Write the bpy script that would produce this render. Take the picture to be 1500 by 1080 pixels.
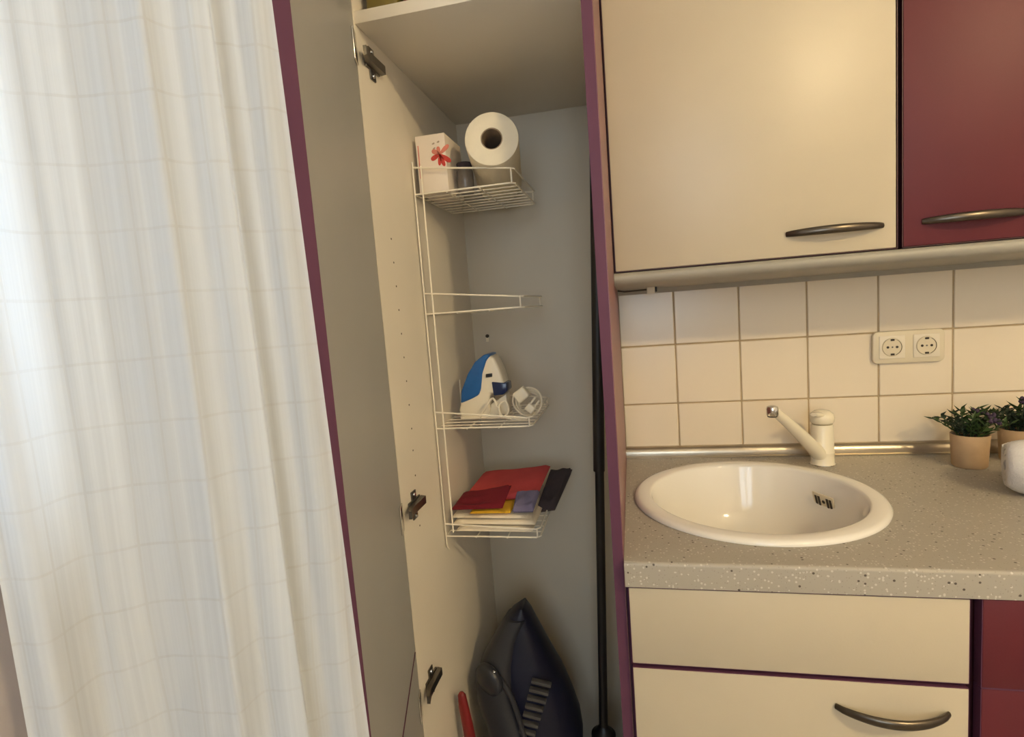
import bpy, bmesh, math, random
from mathutils import Vector, Matrix, noise

for o in list(bpy.data.objects):
    bpy.data.objects.remove(o, do_unlink=True)
sc = bpy.context.scene
COL = sc.collection
rnd = random.Random(7)

# ------------------------------------------------------------------ camera
CAM = Vector((0.0331, -1.4429, 1.3059))
RX, ROLL, RZ = math.radians(83.914), math.radians(-4.3136), math.radians(12.5586)
FPX = 810.0
CROT = Matrix.Rotation(RZ, 3, 'Z') @ Matrix.Rotation(RX, 3, 'X') @ Matrix.Rotation(ROLL, 3, 'Z')
cd = bpy.data.cameras.new('camera')
cd.sensor_fit = 'HORIZONTAL'
cd.sensor_width = 36.0
cd.lens = FPX / 1500 * 36.0
cd.clip_start = 0.02
cam = bpy.data.objects.new('camera', cd)
cam.matrix_world = Matrix.Translation(CAM) @ CROT.to_4x4()
COL.objects.link(cam)
sc.camera = cam


def at(u, v, ax, val):
    """point where the photo pixel's ray meets the plane  axis = val"""
    q = CROT @ Vector(((u - 750) / FPX, -(v - 540) / FPX, -1))
    i = 'xyz'.index(ax)
    return CAM + q * ((val - CAM[i]) / q[i])


# ------------------------------------------------------------------ light
sc.view_settings.view_transform = 'Standard'
sc.view_settings.look = 'None'
sc.view_settings.gamma = 1.0
sc.view_settings.use_curve_mapping = False
sc.view_settings.exposure = 0.0

LAMP_POS = Vector((1.35, -2.05, 2.27))
LAMP_POWER = 62.0
LAMP_COL = (1.0, 0.77, 0.43)
WIN = dict(y0=-2.45, y1=-1.09, z0=1.15, z1=2.25, x=-0.46)
WIN2 = dict(x0=-0.28, x1=0.54, z0=0.95, z1=2.15, y=-3.0)      # second window, behind the camera
SKY_COL = (0.74, 0.88, 1.0)
SKY_STR = 7.8

world = bpy.data.worlds.new('daylight')
sc.world = world
world.use_nodes = True
world.node_tree.nodes['Background'].inputs[0].default_value = (*SKY_COL, 1)
world.node_tree.nodes['Background'].inputs[1].default_value = SKY_STR
def portal(sx, sy, loc, rot):
    pl = bpy.data.lights.new('window_portal', 'AREA')
    pl.shape = 'RECTANGLE'
    pl.size, pl.size_y = sx, sy
    pl.cycles.is_portal = True
    po = bpy.data.objects.new('window_portal', pl)
    po.location = loc
    po.rotation_euler = rot
    COL.objects.link(po)


portal(WIN['y1'] - WIN['y0'], WIN['z1'] - WIN['z0'], (WIN['x'] - 0.13, (WIN['y0'] + WIN['y1']) / 2, (WIN['z0'] + WIN['z1']) / 2), (math.radians(90), 0, math.radians(-90)))
portal(WIN2['x1'] - WIN2['x0'], WIN2['z1'] - WIN2['z0'], ((WIN2['x0'] + WIN2['x1']) / 2, WIN2['y'] - 0.13, (WIN2['z0'] + WIN2['z1']) / 2), (math.radians(90), 0, 0))


# ------------------------------------------------------------------ materials
def lin(c):
    return tuple(((x / 255) / 12.92 if x / 255 <= 0.04045 else ((x / 255 + 0.055) / 1.055) ** 2.4) for x in c)


def mat(name, rgb, rough=0.5, metal=0.0, var=0.05, vscale=8.0, bump=0.0, bscale=200.0, spec=0.5, rvar=0.0, stretch=None):
    m = bpy.data.materials.new(name)
    m.use_nodes = True
    nt = m.node_tree
    b = nt.nodes['Principled BSDF']
    b.inputs['Roughness'].default_value = rough
    b.inputs['Metallic'].default_value = metal
    b.inputs['Specular IOR Level'].default_value = spec
    tc = nt.nodes.new('ShaderNodeTexCoord')
    src = tc.outputs['Object']
    if stretch:
        mp = nt.nodes.new('ShaderNodeMapping')
        mp.inputs['Scale'].default_value = stretch
        nt.links.new(src, mp.inputs[0])
        src = mp.outputs[0]
    n = nt.nodes.new('ShaderNodeTexNoise')
    n.inputs['Scale'].default_value = vscale
    n.inputs['Detail'].default_value = 4
    nt.links.new(src, n.inputs['Vector'])
    cr = nt.nodes.new('ShaderNodeValToRGB')
    c = lin(rgb)
    cr.color_ramp.elements[0].position = 0.3
    cr.color_ramp.elements[1].position = 0.7
    cr.color_ramp.elements[0].color = (*[max(0, x * (1 - var)) for x in c], 1)
    cr.color_ramp.elements[1].color = (*[min(1, x * (1 + var)) for x in c], 1)
    nt.links.new(n.outputs['Fac'], cr.inputs[0])
    nt.links.new(cr.outputs[0], b.inputs['Base Color'])
    if bump:
        n2 = nt.nodes.new('ShaderNodeTexNoise')
        n2.inputs['Scale'].default_value = bscale
        n2.inputs['Detail'].default_value = 3
        nt.links.new(src, n2.inputs['Vector'])
        bp = nt.nodes.new('ShaderNodeBump')
        bp.inputs['Strength'].default_value = bump
        bp.inputs['Distance'].default_value = 0.002
        nt.links.new(n2.outputs['Fac'], bp.inputs['Height'])
        nt.links.new(bp.outputs[0], b.inputs['Normal'])
    return m


def speckle(name, rgb, dark, light):
    m = mat(name, rgb, rough=0.42, var=0.03, vscale=5)
    nt = m.node_tree
    b = nt.nodes['Principled BSDF']
    tc = nt.nodes['Texture Coordinate']
    base = b.inputs['Base Color'].links[0].from_socket
    prev = base
    for sc_, lo, hi, col in ((210, 0.0, 0.34, light), (330, 0.0, 0.3, lin((150, 143, 131))), (105, 0.0, 0.19, dark)):
        v = nt.nodes.new('ShaderNodeTexVoronoi')
        v.inputs['Scale'].default_value = sc_
        v.inputs['Randomness'].default_value = 1.0
        nt.links.new(tc.outputs['Object'], v.inputs['Vector'])
        # only some cells carry a chip
        sep = nt.nodes.new('ShaderNodeSeparateColor')
        nt.links.new(v.outputs['Color'], sep.inputs[0])
        thr = nt.nodes.new('ShaderNodeMath'); thr.operation = 'LESS_THAN'
        nt.links.new(sep.outputs[0], thr.inputs[0]); thr.inputs[1].default_value = 0.25 if col is dark else 0.26
        rr = nt.nodes.new('ShaderNodeMath'); rr.operation = 'LESS_THAN'
        nt.links.new(v.outputs['Distance'], rr.inputs[0]); rr.inputs[1].default_value = hi
        mm = nt.nodes.new('ShaderNodeMath'); mm.operation = 'MULTIPLY'
        nt.links.new(thr.outputs[0], mm.inputs[0]); nt.links.new(rr.outputs[0], mm.inputs[1])
        mx = nt.nodes.new('ShaderNodeMix'); mx.data_type = 'RGBA'
        nt.links.new(mm.outputs[0], mx.inputs['Factor'])
        nt.links.new(prev, mx.inputs['A'])
        mx.inputs['B'].default_value = (*col, 1)
        prev = mx.outputs['Result']
    nt.links.new(prev, b.inputs['Base Color'])
    return m


def glass_mat(name):
    m = bpy.data.materials.new(name)
    m.use_nodes = True
    nt = m.node_tree
    nt.nodes.remove(nt.nodes['Principled BSDF'])
    out = nt.nodes['Material Output']
    t = nt.nodes.new('ShaderNodeBsdfTransparent')
    g = nt.nodes.new('ShaderNodeBsdfGlossy')
    g.inputs['Roughness'].default_value = 0.02
    f = nt.nodes.new('ShaderNodeFresnel')
    mx = nt.nodes.new('ShaderNodeMixShader')
    nt.links.new(f.outputs[0], mx.inputs[0])
    nt.links.new(t.outputs[0], mx.inputs[1])
    nt.links.new(g.outputs[0], mx.inputs[2])
    nt.links.new(mx.outputs[0], out.inputs[0])
    return m


def curtain_mat():
    m = bpy.data.materials.new('sheer_curtain')
    m.use_nodes = True
    nt = m.node_tree
    nt.nodes.remove(nt.nodes['Principled BSDF'])
    out = nt.nodes['Material Output']
    uv = nt.nodes.new('ShaderNodeTexCoord')
    sep = nt.nodes.new('ShaderNodeSeparateXYZ')
    nt.links.new(uv.outputs['UV'], sep.inputs[0])

    def noise1(sx, sy, detail=2):
        mp = nt.nodes.new('ShaderNodeMapping')
        mp.inputs['Scale'].default_value = (sx, sy, 1)
        nt.links.new(uv.outputs['UV'], mp.inputs[0])
        n = nt.nodes.new('ShaderNodeTexNoise')
        n.inputs['Scale'].default_value = 1
        n.inputs['Detail'].default_value = detail
        nt.links.new(mp.outputs[0], n.inputs['Vector'])
        return n.outputs['Fac']

    def mth(op, a, b=None, c=None):
        n = nt.nodes.new('ShaderNodeMath'); n.operation = op
        for i, x in enumerate((a, b, c)):
            if x is None: continue
            if isinstance(x, (int, float)): n.inputs[i].default_value = x
            else: nt.links.new(x, n.inputs[i])
        return n.outputs[0]
    stripes = noise1(260, 1.2, 3)        # vertical slub threads
    wide = noise1(60, 0.6, 2)            # broader woven bands
    # sparse thicker weft threads (uv in metres)
    wob = mth('MULTIPLY', noise1(8, 5, 2), 0.006)
    vv = mth('ADD', sep.outputs[1], wob)
    fr = mth('FRACT', mth('MULTIPLY', vv, 1 / 0.047))
    line = mth('LESS_THAN', mth('ABSOLUTE', mth('SUBTRACT', fr, 0.5)), 0.022)
    fx = mth('FRACT', mth('MULTIPLY', mth('ADD', sep.outputs[0], mth('MULTIPLY', noise1(9, 2, 1), 0.02)), 1 / 0.031))
    linex = mth('LESS_THAN', mth('ABSOLUTE', mth('SUBTRACT', fx, 0.5)), 0.03)
    thread = mth('MAXIMUM', line, linex)
    dens = mth('ADD', mth('MULTIPLY', stripes, 0.55), mth('MULTIPLY', wide, 0.45))
    cr = nt.nodes.new('ShaderNodeValToRGB')
    cr.color_ramp.elements[0].position = 0.3
    cr.color_ramp.elements[1].position = 0.7
    cr.color_ramp.elements[0].color = (0.71, 0.76, 0.82, 1)
    cr.color_ramp.elements[1].color = (0.80, 0.85, 0.91, 1)
    nt.links.new(dens, cr.inputs[0])
    mx = nt.nodes.new('ShaderNodeMix'); mx.data_type = 'RGBA'
    nt.links.new(mth('MULTIPLY', thread, mth('MULTIPLY', noise1(30, 24, 2), 0.30)), mx.inputs['Factor'])
    nt.links.new(cr.outputs[0], mx.inputs['A'])
    mx.inputs['B'].default_value = (0.55, 0.54, 0.52, 1)
    col = mx.outputs['Result']
    bp = nt.nodes.new('ShaderNodeBump')
    bp.inputs['Strength'].default_value = 0.35
    bp.inputs['Distance'].default_value = 0.0015
    nt.links.new(mth('ADD', dens, thread), bp.inputs['Height'])
    d = nt.nodes.new('ShaderNodeBsdfDiffuse')
    t = nt.nodes.new('ShaderNodeBsdfTranslucent')
    for s in (d, t):
        nt.links.new(col, s.inputs['Color'])
        nt.links.new(bp.outputs[0], s.inputs['Normal'])
    a = nt.nodes.new('ShaderNodeMixShader')
    a.inputs[0].default_value = 0.40
    nt.links.new(d.outputs[0], a.inputs[1]); nt.links.new(t.outputs[0], a.inputs[2])
    tr = nt.nodes.new('ShaderNodeBsdfTransparent')
    bb = nt.nodes.new('ShaderNodeMixShader')
    nt.links.new(mth('MULTIPLY', mth('SUBTRACT', 1.0, dens), 0.10), bb.inputs[0])
    nt.links.new(a.outputs[0], bb.inputs[1]); nt.links.new(tr.outputs[0], bb.inputs[2])
    nt.links.new(bb.outputs[0], out.inputs[0])
    return m


M = {
    'plaster': mat('plaster', (214, 210, 206), 0.9, var=0.03, bump=0.15, bscale=120),
    'plaster_mauve': mat('plaster_mauve', (178, 170, 170), 0.9, var=0.03, bump=0.15, bscale=120),
    'ceiling': mat('ceiling_paint', (232, 230, 225), 0.9, var=0.02),
    'floor': mat('floor_lino', (172, 170, 168), 0.5, var=0.12, vscale=14),
    'grout': mat('grout', (178, 156, 122), 0.9, var=0.1, vscale=30),
    'tile': mat('cream_tile', (236, 222, 198), 0.26, var=0.02, vscale=5, bump=0.06, bscale=14),
    'front': mat('beige_front', (196, 184, 160), 0.38, var=0.025, vscale=6, bump=0.06, bscale=260),
    'purple': mat('purple_edge', (95, 57, 78), 0.55, var=0.06, vscale=10, spec=0.25),
    'purple_side': mat('purple_side_sheen', (128, 84, 84), 0.4, var=0.05, vscale=8),  # purple lightened towards tan: grazing tile reflection put into the colour
    'wine': mat('wine_front', (96, 36, 43), 0.46, var=0.06, vscale=5, bump=0.05, bscale=300, spec=0.3),
    'darkgap': mat('dark_wine', (62, 20, 30), 0.5, var=0.05),
    'melamine': mat('inner_melamine', (230, 222, 208), 0.45, var=0.02, vscale=6),
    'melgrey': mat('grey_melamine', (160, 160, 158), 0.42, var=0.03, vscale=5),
    'backp': mat('back_board', (206, 198, 182), 0.55, var=0.03, vscale=4),
    'hole': mat('pin_hole_dark', (90, 78, 64), 0.9),
    'steel': mat('hinge_steel', (122, 118, 112), 0.32, metal=1.0, var=0.12, vscale=40),
    'bronze': mat('handle_pewter', (98, 90, 80), 0.3, metal=1.0, var=0.1, vscale=60),
    'alu': mat('alu_strip', (188, 176, 156), 0.3, metal=0.85, var=0.06, vscale=20),
    'pelmet': mat('pelmet_grey', (156, 152, 140), 0.4, var=0.04, vscale=9),
    'counter': speckle('speckled_laminate', (166, 159, 146), lin((84, 76, 66)), lin((196, 191, 180))),
    'ceramic': mat('white_ceramic', (238, 233, 222), 0.1, var=0.012, vscale=4),
    'plastic_white': mat('white_plastic', (236, 226, 204), 0.3, var=0.02),
    'plastic_cream': mat('cream_plastic', (226, 214, 186), 0.35, var=0.02),
    'tapwhite': mat('tap_enamel', (238, 228, 202), 0.22, var=0.015),
    'chrome': mat('chrome', (215, 212, 205), 0.12, metal=1.0, var=0.02),
    'black': mat('black_plastic', (20, 19, 22), 0.4, var=0.2, vscale=20),
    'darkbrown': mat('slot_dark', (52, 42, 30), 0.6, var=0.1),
    'wire': mat('white_coated_wire', (240, 232, 214), 0.35, var=0.02),
    'paper': mat('tissue_paper', (238, 228, 206), 0.95, var=0.03, vscale=30, bump=0.2, bscale=160),
    'card': mat('cardboard_core', (150, 132, 112), 0.9, var=0.08),
    'boxwhite': mat('white_carton', (236, 224, 210), 0.6, var=0.02),
    'red': mat('print_red', (196, 62, 52), 0.6, var=0.15, vscale=60),
    'pink': mat('print_pink', (216, 130, 112), 0.6, var=0.12, vscale=60),
    'grey': mat('print_grey', (178, 160, 142), 0.7, var=0.1),
    'smoke': mat('smoky_plastic', (120, 112, 104), 0.25, var=0.2, vscale=30),
    'blue': mat('iron_blue', (30, 92, 160), 0.3, var=0.08, vscale=20),
    'navywin': mat('iron_navy', (28, 44, 84), 0.2, var=0.1),
    'coral': mat('coral_cloth', (204, 78, 80), 0.95, var=0.1, vscale=14, bump=0.35, bscale=420),
    'darkred': mat('dark_red_cloth', (104, 12, 28), 0.95, var=0.15, vscale=16, bump=0.35, bscale=420),
    'yellow': mat('yellow_cloth', (214, 166, 40), 0.95, var=0.1, bump=0.3, bscale=420),
    'slate': mat('blue_grey_cloth', (112, 106, 134), 0.95, var=0.1, vscale=14, bump=0.35, bscale=420),
    'charcoal': mat('charcoal_cloth', (66, 56, 58), 0.95, var=0.15, vscale=14, bump=0.4, bscale=380),
    'linen': mat('white_linen', (238, 226, 204), 0.95, var=0.05, vscale=20, bump=0.3, bscale=380),
    'terry': mat('white_terry', (222, 218, 214), 0.97, var=0.05, vscale=40, bump=0.8, bscale=320),
    'navy': mat('vacuum_navy', (8, 14, 40), 0.42, var=0.12, vscale=12),
    'vgrey': mat('vacuum_grey', (42, 44, 52), 0.4, var=0.12, vscale=12),
    'slat': mat('vacuum_slat', (80, 78, 76), 0.45, var=0.1),
    'redplastic': mat('red_plastic', (118, 22, 24), 0.4, var=0.1),
    'pot': mat('clay_pot', (180, 152, 118), 0.7, var=0.08, vscale=30),
    'soil': mat('soil', (60, 46, 34), 0.95, var=0.3, vscale=80),
    'leaf': mat('leaf_green', (66, 92, 46), 0.55, var=0.35, vscale=30),
    'leaf2': mat('leaf_dark', (42, 58, 40), 0.55, var=0.35, vscale=30),
    'bud': mat('bud_purple', (66, 48, 74), 0.6, var=0.3, vscale=60),
    'olive': mat('olive_tin', (112, 98, 44), 0.5, var=0.15, vscale=20),
    'brown': mat('brown_packet', (120, 58, 28), 0.5, var=0.2, vscale=20),
    'winframe': mat('window_paint', (238, 238, 236), 0.4, var=0.02),
    'glass': glass_mat('window_glass'),
    'curtain': curtain_mat(),
}


# ------------------------------------------------------------------ mesh helpers
WL = {}


def empty(name, loc):
    o = bpy.data.objects.new(name, None)
    o.empty_display_size = 0.05
    o.location = loc
    COL.objects.link(o)
    WL[o] = Vector(loc)
    return o


def tag(o, label=None, cat=None, group=None, kind=None):
    if label: o['label'] = label
    if cat: o['category'] = cat
    if group: o['group'] = group
    if kind: o['kind'] = kind
    return o


def thing(name, loc, label, cat, group=None):
    return tag(empty(name, loc), label, cat, group)


class MB:
    def __init__(self):
        self.bm = bmesh.new()

    def _join(self, b):
        me = bpy.data.meshes.new('t')
        b.to_mesh(me); b.free()
        self.bm.from_mesh(me)
        bpy.data.meshes.remove(me)
        return self

    def box(self, x0, x1, y0, y1, z0, z1, bev=0.0, seg=2, mtx=None):
        b = bmesh.new()
        bmesh.ops.create_cube(b, size=1)
        for v in b.verts:
            v.co = Vector(((x0 + x1) / 2 + v.co.x * (x1 - x0), (y0 + y1) / 2 + v.co.y * (y1 - y0), (z0 + z1) / 2 + v.co.z * (z1 - z0)))
        if bev:
            bmesh.ops.bevel(b, geom=b.edges[:], offset=bev, segments=seg, profile=0.5, affect='EDGES')
        if mtx: bmesh.ops.transform(b, matrix=mtx, verts=b.verts)
        return self._join(b)

    def tube(self, pts, r, seg=8, closed=False, flat=(1, 1), up=None):
        pts = [Vector(p) for p in pts]
        n = len(pts)
        rs = r if isinstance(r, (list, tuple)) else [r] * n
        rings = []
        prev = None
        for i, p in enumerate(pts):
            if closed: t = pts[(i + 1) % n] - pts[i - 1]
            else: t = pts[min(i + 1, n - 1)] - pts[max(i - 1, 0)]
            t.normalize()
            if prev is None:
                a = Vector(up) if up else (Vector((0, 0, 1)) if abs(t.z) < 0.9 else Vector((1, 0, 0)))
            else: a = prev
            nn = (a - t * a.dot(t)).normalized()
            prev = nn
            bn = t.cross(nn)
            rings.append([self.bm.verts.new(p + nn * (math.cos(k * 2 * math.pi / seg) * rs[i] * flat[0]) + bn * (math.sin(k * 2 * math.pi / seg) * rs[i] * flat[1])) for k in range(seg)])
        m = n if closed else n - 1
        for i in range(m):
            A, B = rings[i], rings[(i + 1) % n]
            for k in range(seg):
                self.bm.faces.new((A[k], A[(k + 1) % seg], B[(k + 1) % seg], B[k]))
        if not closed:
            self.bm.faces.new(rings[0][::-1]); self.bm.faces.new(rings[-1])
        return self

    def rings(self, rr, cap=True):
        R = [[self.bm.verts.new(p) for p in ring] for ring in rr]
        n = len(R[0])
        for A, B in zip(R, R[1:]):
            for k in range(n):
                self.bm.faces.new((A[k], A[(k + 1) % n], B[(k + 1) % n], B[k]))
        if cap:
            self.bm.faces.new(R[0][::-1]); self.bm.faces.new(R[-1])
        return self

    def lathe(self, prof, c=(0, 0, 0), seg=48, mtx=None, sx=1, sy=1, closed=False):
        """profile of (r, z); rotated about z through c"""
        b = bmesh.new()
        R = []
        for r, z in prof:
            if r < 1e-6:
                R.append([b.verts.new((0, 0, z))])
            else:
                R.append([b.verts.new((math.cos(k * 2 * math.pi / seg) * r * sx, math.sin(k * 2 * math.pi / seg) * r * sy, z)) for k in range(seg)])
        pairs = list(zip(R, R[1:]))
        if closed: pairs.append((R[-1], R[0]))
        for A, B in pairs:
            for k in range(seg):
                k2 = (k + 1) % seg
                if len(A) == 1 and len(B) == 1: continue
                if len(A) == 1: b.faces.new((A[0], B[k2], B[k]))
                elif len(B) == 1: b.faces.new((A[k], A[k2], B[0]))
                else: b.faces.new((A[k], A[k2], B[k2], B[k]))
        if mtx: bmesh.ops.transform(b, matrix=mtx, verts=b.verts)
        bmesh.ops.translate(b, vec=Vector(c), verts=b.verts)
        return self._join(b)

    def prism(self, poly, y0, y1, bev=0.0, seg=2, mtx=None):
        """poly of (x, z), extruded along y"""
        b = bmesh.new()
        A = [b.verts.new((x, y0, z)) for x, z in poly]
        B = [b.verts.new((x, y1, z)) for x, z in poly]
        n = len(poly)
        b.faces.new(A); b.faces.new(B[::-1])
        for k in range(n):
            b.faces.new((A[(k + 1) % n], A[k], B[k], B[(k + 1) % n]))
        bmesh.ops.recalc_face_normals(b, faces=b.faces)
        if bev:
            bmesh.ops.bevel(b, geom=b.edges[:], offset=bev, segments=seg, profile=0.5, affect='EDGES')
        if mtx: bmesh.ops.transform(b, matrix=mtx, verts=b.verts)
        return self._join(b)

    def xf(self, mtx):
        bmesh.ops.transform(self.bm, matrix=mtx, verts=self.bm.verts)
        return self

    def build(self, name, m, parent=None, smooth=40, recalc=True):
        bm = self.bm
        if recalc: bmesh.ops.recalc_face_normals(bm, faces=bm.faces)
        xs = [v.co for v in bm.verts]
        base = Vector(((min(c.x for c in xs) + max(c.x for c in xs)) / 2, (min(c.y for c in xs) + max(c.y for c in xs)) / 2, min(c.z for c in xs)))
        bmesh.ops.translate(bm, vec=-base, verts=bm.verts)
        me = bpy.data.meshes.new(name)
        bm.to_mesh(me); bm.free()
        if smooth:
            me.polygons.foreach_set('use_smooth', [True] * len(me.polygons))
            me.set_sharp_from_angle(angle=math.radians(smooth))
        me.materials.append(M[m] if isinstance(m, str) else m)
        o = bpy.data.objects.new(name, me)
        COL.objects.link(o)
        WL[o] = base
        if parent:
            o.parent = parent
            o.location = base - WL[parent]
        else:
            o.location = base
        return o


def bx(name, m, parent, *a, bev=0.0, seg=2):
    return MB().box(*a, bev=bev, seg=seg).build(name, m, parent)


def rotz_about(p, ang):
    return Matrix.Translation(Vector(p)) @ Matrix.Rotation(ang, 4, 'Z') @ Matrix.Translation(-Vector(p))


def arc(c, r, a0, a1, n, plane='xz'):
    out = []
    for i in range(n):
        a = a0 + (a1 - a0) * i / (n - 1)
        x, y = math.cos(a) * r, math.sin(a) * r
        out.append(Vector(c) + (Vector((x, 0, y)) if plane == 'xz' else Vector((x, y, 0)) if plane == 'xy' else Vector((0, x, y))))
    return out


# ------------------------------------------------------------------ the room
XW, YW2, XR, ZC = -0.46, -3.0, 2.3, 2.55
wb = tag(MB().box(XW - 0.12, XR + 0.1, 0.0022, 0.12, 0, ZC).build('wall_back', 'grout'), kind='structure')
tag(MB().box(XW - 0.12, XR + 0.1, YW2 - 0.12, 0.12, -0.1, 0).build('floor', 'floor'), kind='structure')
tag(MB().box(XW - 0.12, XR + 0.1, YW2 - 0.12, 0.12, ZC, ZC + 0.1).build('ceiling', 'ceiling'), kind='structure')
tag(MB().box(XR, XR + 0.1, YW2, 0.008, 0, ZC).build('wall_right', 'plaster'), kind='structure')
w = MB()
w.box(XW - 0.12, WIN2['x0'], YW2 - 0.12, YW2, 0, ZC).box(WIN2['x1'], XR + 0.1, YW2 - 0.12, YW2, 0, ZC)
w.box(WIN2['x0'], WIN2['x1'], YW2 - 0.12, YW2, 0, WIN2['z0']).box(WIN2['x0'], WIN2['x1'], YW2 - 0.12, YW2, WIN2['z1'], ZC)
tag(w.build('wall_front', 'plaster'), kind='structure')
w = MB()
w.box(XW - 0.12, XW, YW2, WIN['y0'], 0, ZC).box(XW - 0.12, XW, WIN['y1'], 0.008, 0, ZC)
w.box(XW - 0.12, XW, WIN['y0'], WIN['y1'], 0, WIN['z0']).box(XW - 0.12, XW, WIN['y0'], WIN['y1'], WIN['z1'], ZC)
tag(w.build('wall_left', 'plaster_mauve'), kind='structure')

win = tag(empty('window_1', (XW - 0.06, (WIN['y0'] + WIN['y1']) / 2, WIN['z0'])), kind='structure')
f = MB()
fx0, fx1, ft = XW - 0.09, XW - 0.04, 0.055
f.box(fx0, fx1, WIN['y0'], WIN['y0'] + ft, WIN['z0'], WIN['z1'], bev=0.004)
f.box(fx0, fx1, WIN['y1'] - ft, WIN['y1'], WIN['z0'], WIN['z1'], bev=0.004)
f.box(fx0, fx1, WIN['y0'] + ft, WIN['y1'] - ft, WIN['z0'], WIN['z0'] + ft)
f.box(fx0, fx1, WIN['y0'] + ft, WIN['y1'] - ft, WIN['z1'] - ft, WIN['z1'])
ym = (WIN['y0'] + WIN['y1']) / 2
f.box(fx0, fx1, ym - 0.04, ym + 0.04, WIN['z0'] + ft, WIN['z1'] - ft)
f.build('window_frame', 'winframe', win)
for a, b in ((WIN['y0'] + ft, ym - 0.04), (ym + 0.04, WIN['y1'] - ft)):
    bx('pane', 'glass', win, XW - 0.069, XW - 0.063, a, b, WIN['z0'] + ft, WIN['z1'] - ft)
W2 = WIN2
win2 = tag(empty('window_2', ((W2['x0'] + W2['x1']) / 2, YW2 - 0.06, W2['z0'])), kind='structure')
f = MB()
g0, g1 = YW2 - 0.09, YW2 - 0.04
xm = (W2['x0'] + W2['x1']) / 2
for a, b in ((W2['x0'], W2['x0'] + ft), (W2['x1'] - ft, W2['x1']), (xm - 0.04, xm + 0.04)):
    f.box(a, b, g0, g1, W2['z0'] + ft, W2['z1'] - ft)
for a, b in ((W2['z0'], W2['z0'] + ft), (W2['z1'] - ft, W2['z1'])):
    f.box(W2['x0'], W2['x1'], g0, g1, a, b)
f.build('window_frame', 'winframe', win2)
for a, b in ((W2['x0'] + ft, xm - 0.04), (xm + 0.04, W2['x1'] - ft)):
    bx('pane', 'glass', win2, a, b, YW2 - 0.069, YW2 - 0.063, W2['z0'] + ft, W2['z1'] - ft)
bx('window_sill', 'winframe', win2, W2['x0'] - 0.02, W2['x1'] + 0.02, YW2 - 0.04, YW2 + 0.02, W2['z0'] - 0.022, W2['z0'] - 0.001, bev=0.004)
bx('window_sill', 'winframe', win, XW - 0.04, XW + 0.02, WIN['y0'] - 0.02, WIN['y1'] + 0.02, WIN['z0'] - 0.022, WIN['z0'] - 0.001, bev=0.004)

# wall tiles, one object each
TX1, TW, ZA, TV, ZS = 0.136, 0.1523, 1.1877, 0.1502, 0.928
rows = [(0.905, ZA - TV), (ZA - TV, ZA), (ZA, ZA + TV)]
xcols = [(0.0, TX1)] + [(TX1 + k * TW, TX1 + (k + 1) * TW) for k in range(8)]
tile_mesh = {}
G = 0.0016
for (z0, z1) in rows:
    for (x0, x1) in xcols:
        key = (round(x1 - x0, 4), round(z1 - z0, 4))
        if key not in tile_mesh:
            t = MB().box(x0 + G, x1 - G, 0.0, 0.0079, z0 + G, z1 - G, bev=0.0014, seg=1).build('tile', 'tile', wb)
            tile_mesh[key] = t.data
        else:
            t = bpy.data.objects.new('tile', tile_mesh[key])
            COL.objects.link(t)
            t.parent = wb
            t.location = Vector(((x0 + x1) / 2, 0.00395, z0 + G)) - WL[wb]
        t.rotation_euler = (rnd.uniform(-.0025, .0025), 0, rnd.uniform(-.003, .003))

# aluminium wall strip along the back of the worktop
s = MB()
prof = [(0.0, ZS), (-0.004, ZS), (-0.009, ZS - 0.003), (-0.014, ZS - 0.009), (-0.016, ZS - 0.016), (-0.016, 0.9045), (-0.021, 0.9035), (-0.021, 0.9006), (0.0, 0.9006)]
ringL = [Vector((0.001, y - 0.0006, z)) for y, z in prof]
ringR = [Vector((1.25, y - 0.0006, z)) for y, z in prof]
s.rings([ringL, ringR])
tag(s.build('trim_1', 'alu', smooth=50), 'dull aluminium strip between worktop and tiles', None, kind='structure')

# ------------------------------------------------------------------ tall cabinet with open doors
WT, YT, YB, TH = 0.386, -0.587, -0.064, 0.016
ZSH = 1.771
tall = thing('tall_cabinet', (-WT / 2, (YT + YB) / 2, 0), 'open tall cupboard with cream interior and purple edges beside the sink unit', 'cabinet')
H = 2.18
for (x0, x1, lab) in ((-WT, -WT + TH, 0), (-TH, 0.0, 1)):
    p = bx('side_panel', 'melamine', tall, x0, x1, YT + 0.0012, -0.012, 0.0, H)
    bx('edge_band', 'purple' if lab else 'melamine', p, x0, x1, YT, YT + 0.0011, 0.0, H)
    if lab:
        bx('outer_veneer', 'purple_side', p, 0.0001, 0.0012, YT, -0.012, 0.0, H)
bx('back_panel', 'backp', tall, -WT + TH, -TH, YB, YB + 0.006, 0.10, H - TH)
sh = bx('shelf', 'melamine', tall, -WT + TH, -TH, YT + 0.004, YB, ZSH, ZSH + 0.019, bev=0.0008)
bx('top_panel', 'melamine', tall, -WT + TH, -TH, YT + 0.001, YB, H - TH, H)
bx('bottom_panel', 'melamine', tall, -WT + TH, -TH, YT + 0.002, YB, 0.085, 0.10)
bx('plinth', 'purple', tall, -WT + TH, -TH, YT + 0.04, YT + 0.055, 0.0, 0.085)

# shelf-pin holes drilled in the left panel
hb = MB()
for (u0, v0), (u1, v1), n in (((573, 350), (603, 628), 9), ((605, 660), (615, 770), 4)):
    for i in range(n):
        t = i / (n - 1)
        p = at(u0 + (u1 - u0) * t, v0 + (v1 - v0) * t, 'x', -WT + TH)
        hb.lathe([(0, 0.0004), (0.0016, 0.0004), (0.0019, 0)], p, seg=10, mtx=Matrix.Rotation(math.radians(90), 4, 'Y'))
ho = hb.build('pin_holes', 'hole', tall)
ho['kind'] = 'stuff'

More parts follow.
